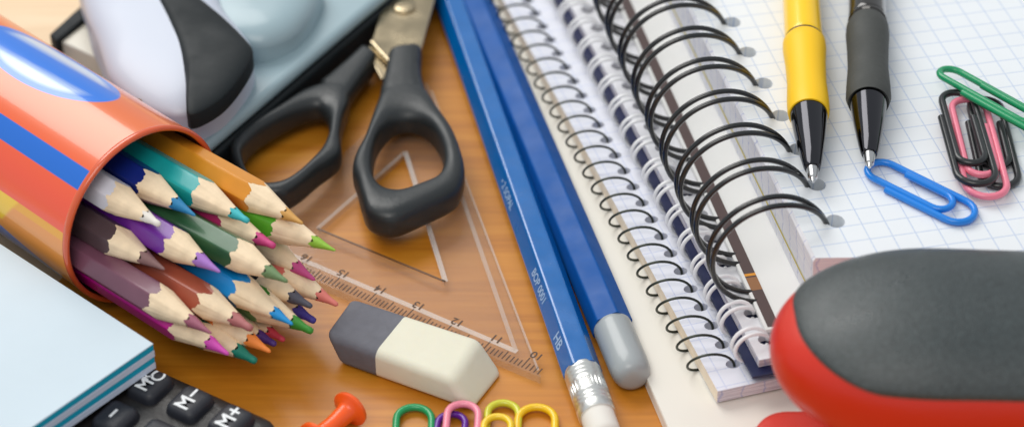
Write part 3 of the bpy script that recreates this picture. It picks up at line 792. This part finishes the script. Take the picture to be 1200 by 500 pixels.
pen('black ballpoint pen with grey rubber grip, beside the yellow pen', (1019,196,ZT+.42), (1016,0,ZT+.50), M_rub,
    [(2.3,.45),(2.5,.50),(2.9,.49),(3.6,.455),(4.3,.47),(4.9,.50),(5.2,.485),(5.45,.40)], M_blk, M_blk)

# ------------------------------------------------------------------ paper clips
def clip_path(Lc, Wd, n=10):
    """flat paper clip: x from 0 to Lc"""
    w = Wd/2; g = w*.24
    P = []
    def arc(cx, cy, r, a0, a1):
        for k in range(n+1):
            a = math.radians(a0+(a1-a0)*k/n); P.append((cx+r*math.cos(a), cy+r*math.sin(a)))
    P.append((Lc*.27, -w)); arc(Lc-w, 0, w, -90, 90)
    r2 = w-g*.5; arc(r2, w-r2, r2, 90, 270)
    r3 = r2-g*.5-.02; yb = w-2*r2; arc(Lc*.80-r3, yb+r3, r3, -90, 90); P.append((Lc*.3, yb+2*r3))
    return P
def clip(label, pa, pb, z, wd, wire, rgb, flip=1, tilt=0, group='paper clips', lift=0, droop=0):
    """pa: pixel of the two-loop end, pb: pixel of the single outer bend"""
    A = G(*pa, z); B = G(*pb, z+lift); d = B-A; Lc = d.length; x = d.normalized()
    y = Z.cross(x).normalized()*flip
    if tilt: y = Matrix.Rotation(math.radians(tilt), 3, x) @ y
    nrm = x.cross(y)
    if nrm.z < 0: nrm = -nrm
    P = clip_path(Lc, wd); n = len(P); path = []
    for i, (px, py) in enumerate(P):
        path.append(A+x*px+y*py+nrm*(wire*.9*(i/n)))
    # densify the straights
    full = []
    for i in range(len(path)-1):
        m = max(1, int((path[i+1]-path[i]).length/.15))
        for k in range(m): full.append(path[i].lerp(path[i+1], k/m))
    full.append(path[-1])
    mb = MB(); mb.tube(full, wire, 10)
    key = 'clip_%d_%d_%d' % rgb
    m = bpy.data.materials.get(key) or mat(key, rgb, .32, coat=.3)
    o = mb.build('paper_clip', m, None, smooth=60); tag(o, label, 'paper clip', group); return o
zp = ZT+.085
g1 = 'paper clips on the squared page'; g2 = 'paper clips along the front edge of the wood'
clip('blue paper clip by the black pen point', (1018,196), (1139,256), zp, .78, .078, (8,128,224), 1, group=g1)
clip('black paper clip nearest the blue one, hooked over the pink clip', (1117,110), (1147,216), zp+.16, .82, .082, (30,32,34), 1, group=g1, lift=.06)
clip('black paper clip farther from the blue one, under the pink clip and green clip', (1150,118), (1174,219), zp, .8, .082, (28,30,32), 1, group=g1)
clip('pink paper clip caught between the two black clips', (1130,118), (1159,231), zp+.09, .88, .08, (236,128,150), 1, group=g1)
clip('green paper clip leaning across the black clips at the edge', (1103,84), (1240,160), zp+.28, .66, .08, (10,146,92), 1, tilt=-8, group=g1, lift=.1)
zt = .08
clip('green paper clip below the eraser', (483,478), (478,612), zt, .84, .082, (10,150,86), 1, group=g2)
clip('purple paper clip under the pink clip below the eraser', (533,486), (516,600), zt, .66, .075, (96,24,150), -1, group=g2)
clip('pink paper clip crossing the purple one', (541,474), (530,604), zt+.17, .74, .08, (240,140,160), 1, group=g2)
clip('lime green paper clip behind a small yellow one', (588,473), (579,604), zt, .74, .082, (206,204,48), 1, group=g2)
clip('small yellow paper clip inside the lime green one', (586,489), (577,602), zt+.17, .64, .078, (240,200,30), -1, group=g2)
clip('yellow paper clip nearest the silver pencil ferrule', (632,478), (628,612), zt, .88, .085, (242,196,8), -1, group=g2)

# ------------------------------------------------------------------ push pin
M_pin = mat('orange_plastic', (252,96,24), .3, sub=.3, coat=.2)
a = G(412,477,.42); b = G(370,516,.40); axp = (b-a).normalized()
pin = thing('push_pin', 'translucent orange push pin lying on its side', 'push pin', (a.x,a.y,0))
mb = MB(); mb.lathe(a, axp, [(-.06,.2),(-.05,.33),(0,.40),(.07,.41),(.11,.36),(.14,.26),(.22,.215),(.6,.19),(1.02,.22),(1.07,.30),(1.1,.42),(1.17,.43),(1.22,.38),(1.24,.2)], 40)
mb.build('plastic_head', M_pin, pin, smooth=50)
mb = MB(); mb.lathe(a, axp, [(1.2,.05),(1.95,.045),(2.2,.008)], 16); mb.build('needle', M_tipm, pin, smooth=50)

# ------------------------------------------------------------------ red and black stapler
M_red = mat('red_plastic', (208,42,18), .38, bump=.08, bscale=1200, coat=.15); M_rubber = mat('speckled_rubber', (52,60,61), .37, bump=.5, bscale=2400, var=.4, vscale=1500, spec=.7)
sz = 3.35; scn = G(1100,410,sz); xL = G(903,415,sz).x
st = thing('stapler', 'red stapler with a dark grey rubber grip in the near corner', 'stapler', (xL+4,scn.y,zb))
SB, SH, LN = 2.25, 1.5, 3.2
XE = xL+13
def sup(q, p): return (max(0, 1-q**p))**(1/p)
def spt(x, ph, grow=0):
    f = sup(max(0, (xL+LN-x)/LN), 2.05)
    ce, se = math.cos(ph), math.sin(ph)
    e = 2/2.35
    yy = (SB+grow)*f*math.copysign(abs(ce)**e, ce); zz = (SH+grow)*(1-.1*(1-math.exp(-max(0,x-xL-2.9)**2/4)))*(f**.95)*math.copysign(abs(se)**e, se)
    k = (x-xL)
    return Vector((x-grow*(1-min(1,k/LN)), scn.y+yy, sz+zz-.012*max(0,k-5)**1.5*.3))
mb = MB(); rings = []
for i in range(70):
    f = i/69; x = xL+.0008+(LN*1.0)*(f/.55)**2 if f < .55 else xL+.0008+LN+(XE-xL-LN)*((f-.55)/.45)
    rings.append([spt(x, 2*PI*k/96) for k in range(96)])
mb.loft(rings); mb.build('body', M_red, st, smooth=60)
# rubber grip: its own skin, rounded front end
def grip_grid(grow):
    rows = []
    ph0, ph1 = math.radians(-121+0), math.radians(25)      # from the near side over the top to the far side (angles measured from +y through +z)
    ph0, ph1 = math.radians(158), math.radians(4)
    pm_, dl = (ph0+ph1)/2, (ph0-ph1)/2
    NR = 80
    for j in range(NR+1):
        q = -math.cos(PI*j/NR)
        ph = pm_-q*dl
        x0 = xL+.42+1.9*(1-sup(abs(q), 2.6))
        wav = 0
        row = []
        for i in range(60):
            f = (i/59); x = x0+(XE-.02-x0)*f**1.8
            e = min(1, min(f*9, (1-abs(q))*14)); gg = grow*math.sin(e*PI/2)
            row.append(spt(x, ph, gg-.01))
        rows.append(row)
    return rows
rows = grip_grid(.05)
mb = MB(); mb.loft(rows, closed=False); mb.build('rubber_grip', M_rubber, st, smooth=70)
# lower jaw: base plate on the white book and magazine between
bl = G(878,500,.9)
mb = MB()
def slab(x0, x1, y0, y1, r, z0, z1, d=.12):
    return [[(x,y,z) for x,y in rrect(x0+k,x1-k,y0+k,y1-k,r-k,10)] for z, k in ((z0,.06),(z0+.08,0),(z1-d,0),(z1-d*.3,.04),(z1,.16))]
mb.loft(slab(bl.x+.06, XE, scn.y-1.2, -7.55, .75, zb+.005, 1.0)); mb.build('base', M_red, st, smooth=50)
M_mag = mat('magazine_steel', (150,150,154), .25, metal=1)
mb = MB(); mb.box(xL+1.7, XE-.3, scn.y-.75, scn.y+.75, 1.0, 2.4); mb.build('magazine', M_mag, st, bevel=.05)

# ------------------------------------------------------------------ hole punch upper left
M_pw = mat('white_plastic', (190,197,212), .42, coat=.1); M_pg = mat('blue_grey_plastic', (150,172,180), .35, coat=.2); M_pb = mat('black_soft_plastic', (24,30,33), .55, bump=.1, spec=.25); M_pc = mat('cream_metal', (220,216,202), .4)
hp = thing('hole_punch', 'white and blue grey hole punch with a black grip panel behind the tin', 'hole punch', p0+n1*2)
q0 = p0-e1*.5
qs = [q0, q0+e1*13, q0+e1*13+n1*6, q0+e1*4+n1*6, q0+n1*2.2+e1*.5]
def layer(P, z0, z1, nm, m, grow=0, bevel=.1):
    c = sum(P, Vector())/len(P)
    mb = MB(); mb.prism([((p-c).x*(1+grow)+c.x, (p-c).y*(1+grow)+c.y) for p in P], z0, z1); return mb.build(nm, m, hp, bevel=bevel, seg=4)
layer(qs, .01, 1.0, 'rubber_tray', M_pb, .02, .12)
layer(qs, 1.003, 1.4, 'base_plate', M_pg, 0, .18)
def pillow(px, z0, z1, zt, nm, m, parent, inset_=.35, n=6, tilt=0):
    """domed solid from a plan outline: skirt from z0 to z1, dome to zt"""
    P = resample(spline([G(x,y,z1) for x,y in px], 8), 96); c = sum(P, Vector())/len(P); mb = MB()
    if area([(p.x,p.y) for p in P]) < 0: P = P[::-1]
    rings = [[Vector((p.x,p.y,z0)) for p in P], [Vector((p.x,p.y,z1)) for p in P]]
    for k in range(1, n*2):
        t = k/(n*2)*PI/2; s = max(.03, math.cos(t)**.42); z = z1+(zt-z1)*math.sin(t)**1.2
        rings.append([Vector((c.x+(p.x-c.x)*s, c.y+(p.y-c.y)*s, z)) for p in P])
    mb.loft(rings); return mb.build(nm, m, parent, smooth=60)
pillow([(238,-30),(298,-12),(372,-20),(372,8),(352,38),(325,54),(296,58),(262,50),(236,20)], 1.3, 1.8, 2.3, 'rear_housing', M_pg, hp)
pillow([(92,-40),(97,0),(103,24),(115,53),(127,89),(142,108),(165,125),(195,136),(222,136),(256,118),(284,88),(296,62),(286,44),(262,14),(236,-40),(150,-60)], 1.3, 2.2, 2.7, 'lever', M_pw, hp)
pillow([(176,-22),(196,24),(209,55),(217,92),(218,122),(221,135),(240,129),(262,114),(282,90),(296,64),(290,50),(262,22),(228,-6),(205,-24)], 2.2, 2.6, 2.8, 'grip_panel', M_pb, hp)
pp = G(169,106,2.45); mb = MB(); mb.lathe(pp-Z*.4+Vector((0,-.05,0)), Vector((-.3,-.55,.6)), [(0,.1),(.42,.1),(.46,.07)], 20); mb.build('pivot_pin', mat('brass_pin', (150,104,60), .4, metal=.6), hp, smooth=40)
br_ = [G(66,46,1.0), G(150,84,1.0), G(196,40,1.0), G(108,6,1.0)]
mb = MB(); mb.prism([(p.x,p.y) for p in br_], .02, 1.0); mb.build('punch_bracket', M_pc, hp, bevel=.06)
br_ = [G(58,42,1.1), G(66,50,1.1), G(112,14,1.1), G(104,0,1.1)]
mb = MB(); mb.prism([(p.x,p.y) for p in br_], .01, 1.15); mb.build('bracket_end', M_pb, hp, bevel=.05)

# ------------------------------------------------------------------ light: one large soft window to the upper left, an added front fill, room bounce from the world
w = bpy.data.worlds.new('World'); sc.world = w; w.use_nodes = True
bg = w.node_tree.nodes['Background']; bg.inputs[0].default_value = (.9,.95,1,1); bg.inputs[1].default_value = .56
def lamp(name, loc, target, size, sy, power, col):
    l = bpy.data.lights.new(name, 'AREA'); l.shape = 'RECTANGLE'; l.size = size*K; l.size_y = sy*K; l.energy = power; l.color = col
    o = bpy.data.objects.new(name, l); COL.objects.link(o); o.location = Vector(loc)*K
    o.rotation_euler = (Vector(target)-Vector(loc)).to_track_quat('-Z','Y').to_euler(); return o
lamp('window_light', (-34,46,64), (0,0,0), 60, 50, 4.9, (1,.98,.94))
lamp('fill_light', (-14,-42,66), (0,-2,0), 46, 36, 1.9, (1,.96,.9))  # soft fill lamp added on the camera side, no visible source

# ------------------------------------------------------------------ camera
cd_ = bpy.data.cameras.new('Camera'); cam = bpy.data.objects.new('Camera', cd_); COL.objects.link(cam)
cam.location = CAM*K; cam.rotation_euler = (PI/2-TH, 0, 0)
cd_.sensor_width = 36; cd_.lens = 36*FPX/1200; cd_.clip_start = .01; cd_.clip_end = 50
cd_.dof.use_dof = True; cd_.dof.focus_distance = (G(480,365,.6)-CAM).dot(FW)*K; cd_.dof.aperture_fstop = 10.5
sc.camera = cam
sc.view_settings.view_transform = 'Standard'; sc.view_settings.look = 'None'; sc.view_settings.exposure = 0; sc.view_settings.gamma = 1
sc.render.engine = 'CYCLES'; sc.cycles.use_denoising = True; sc.cycles.max_bounces = 8; sc.cycles.transparent_max_bounces = 16
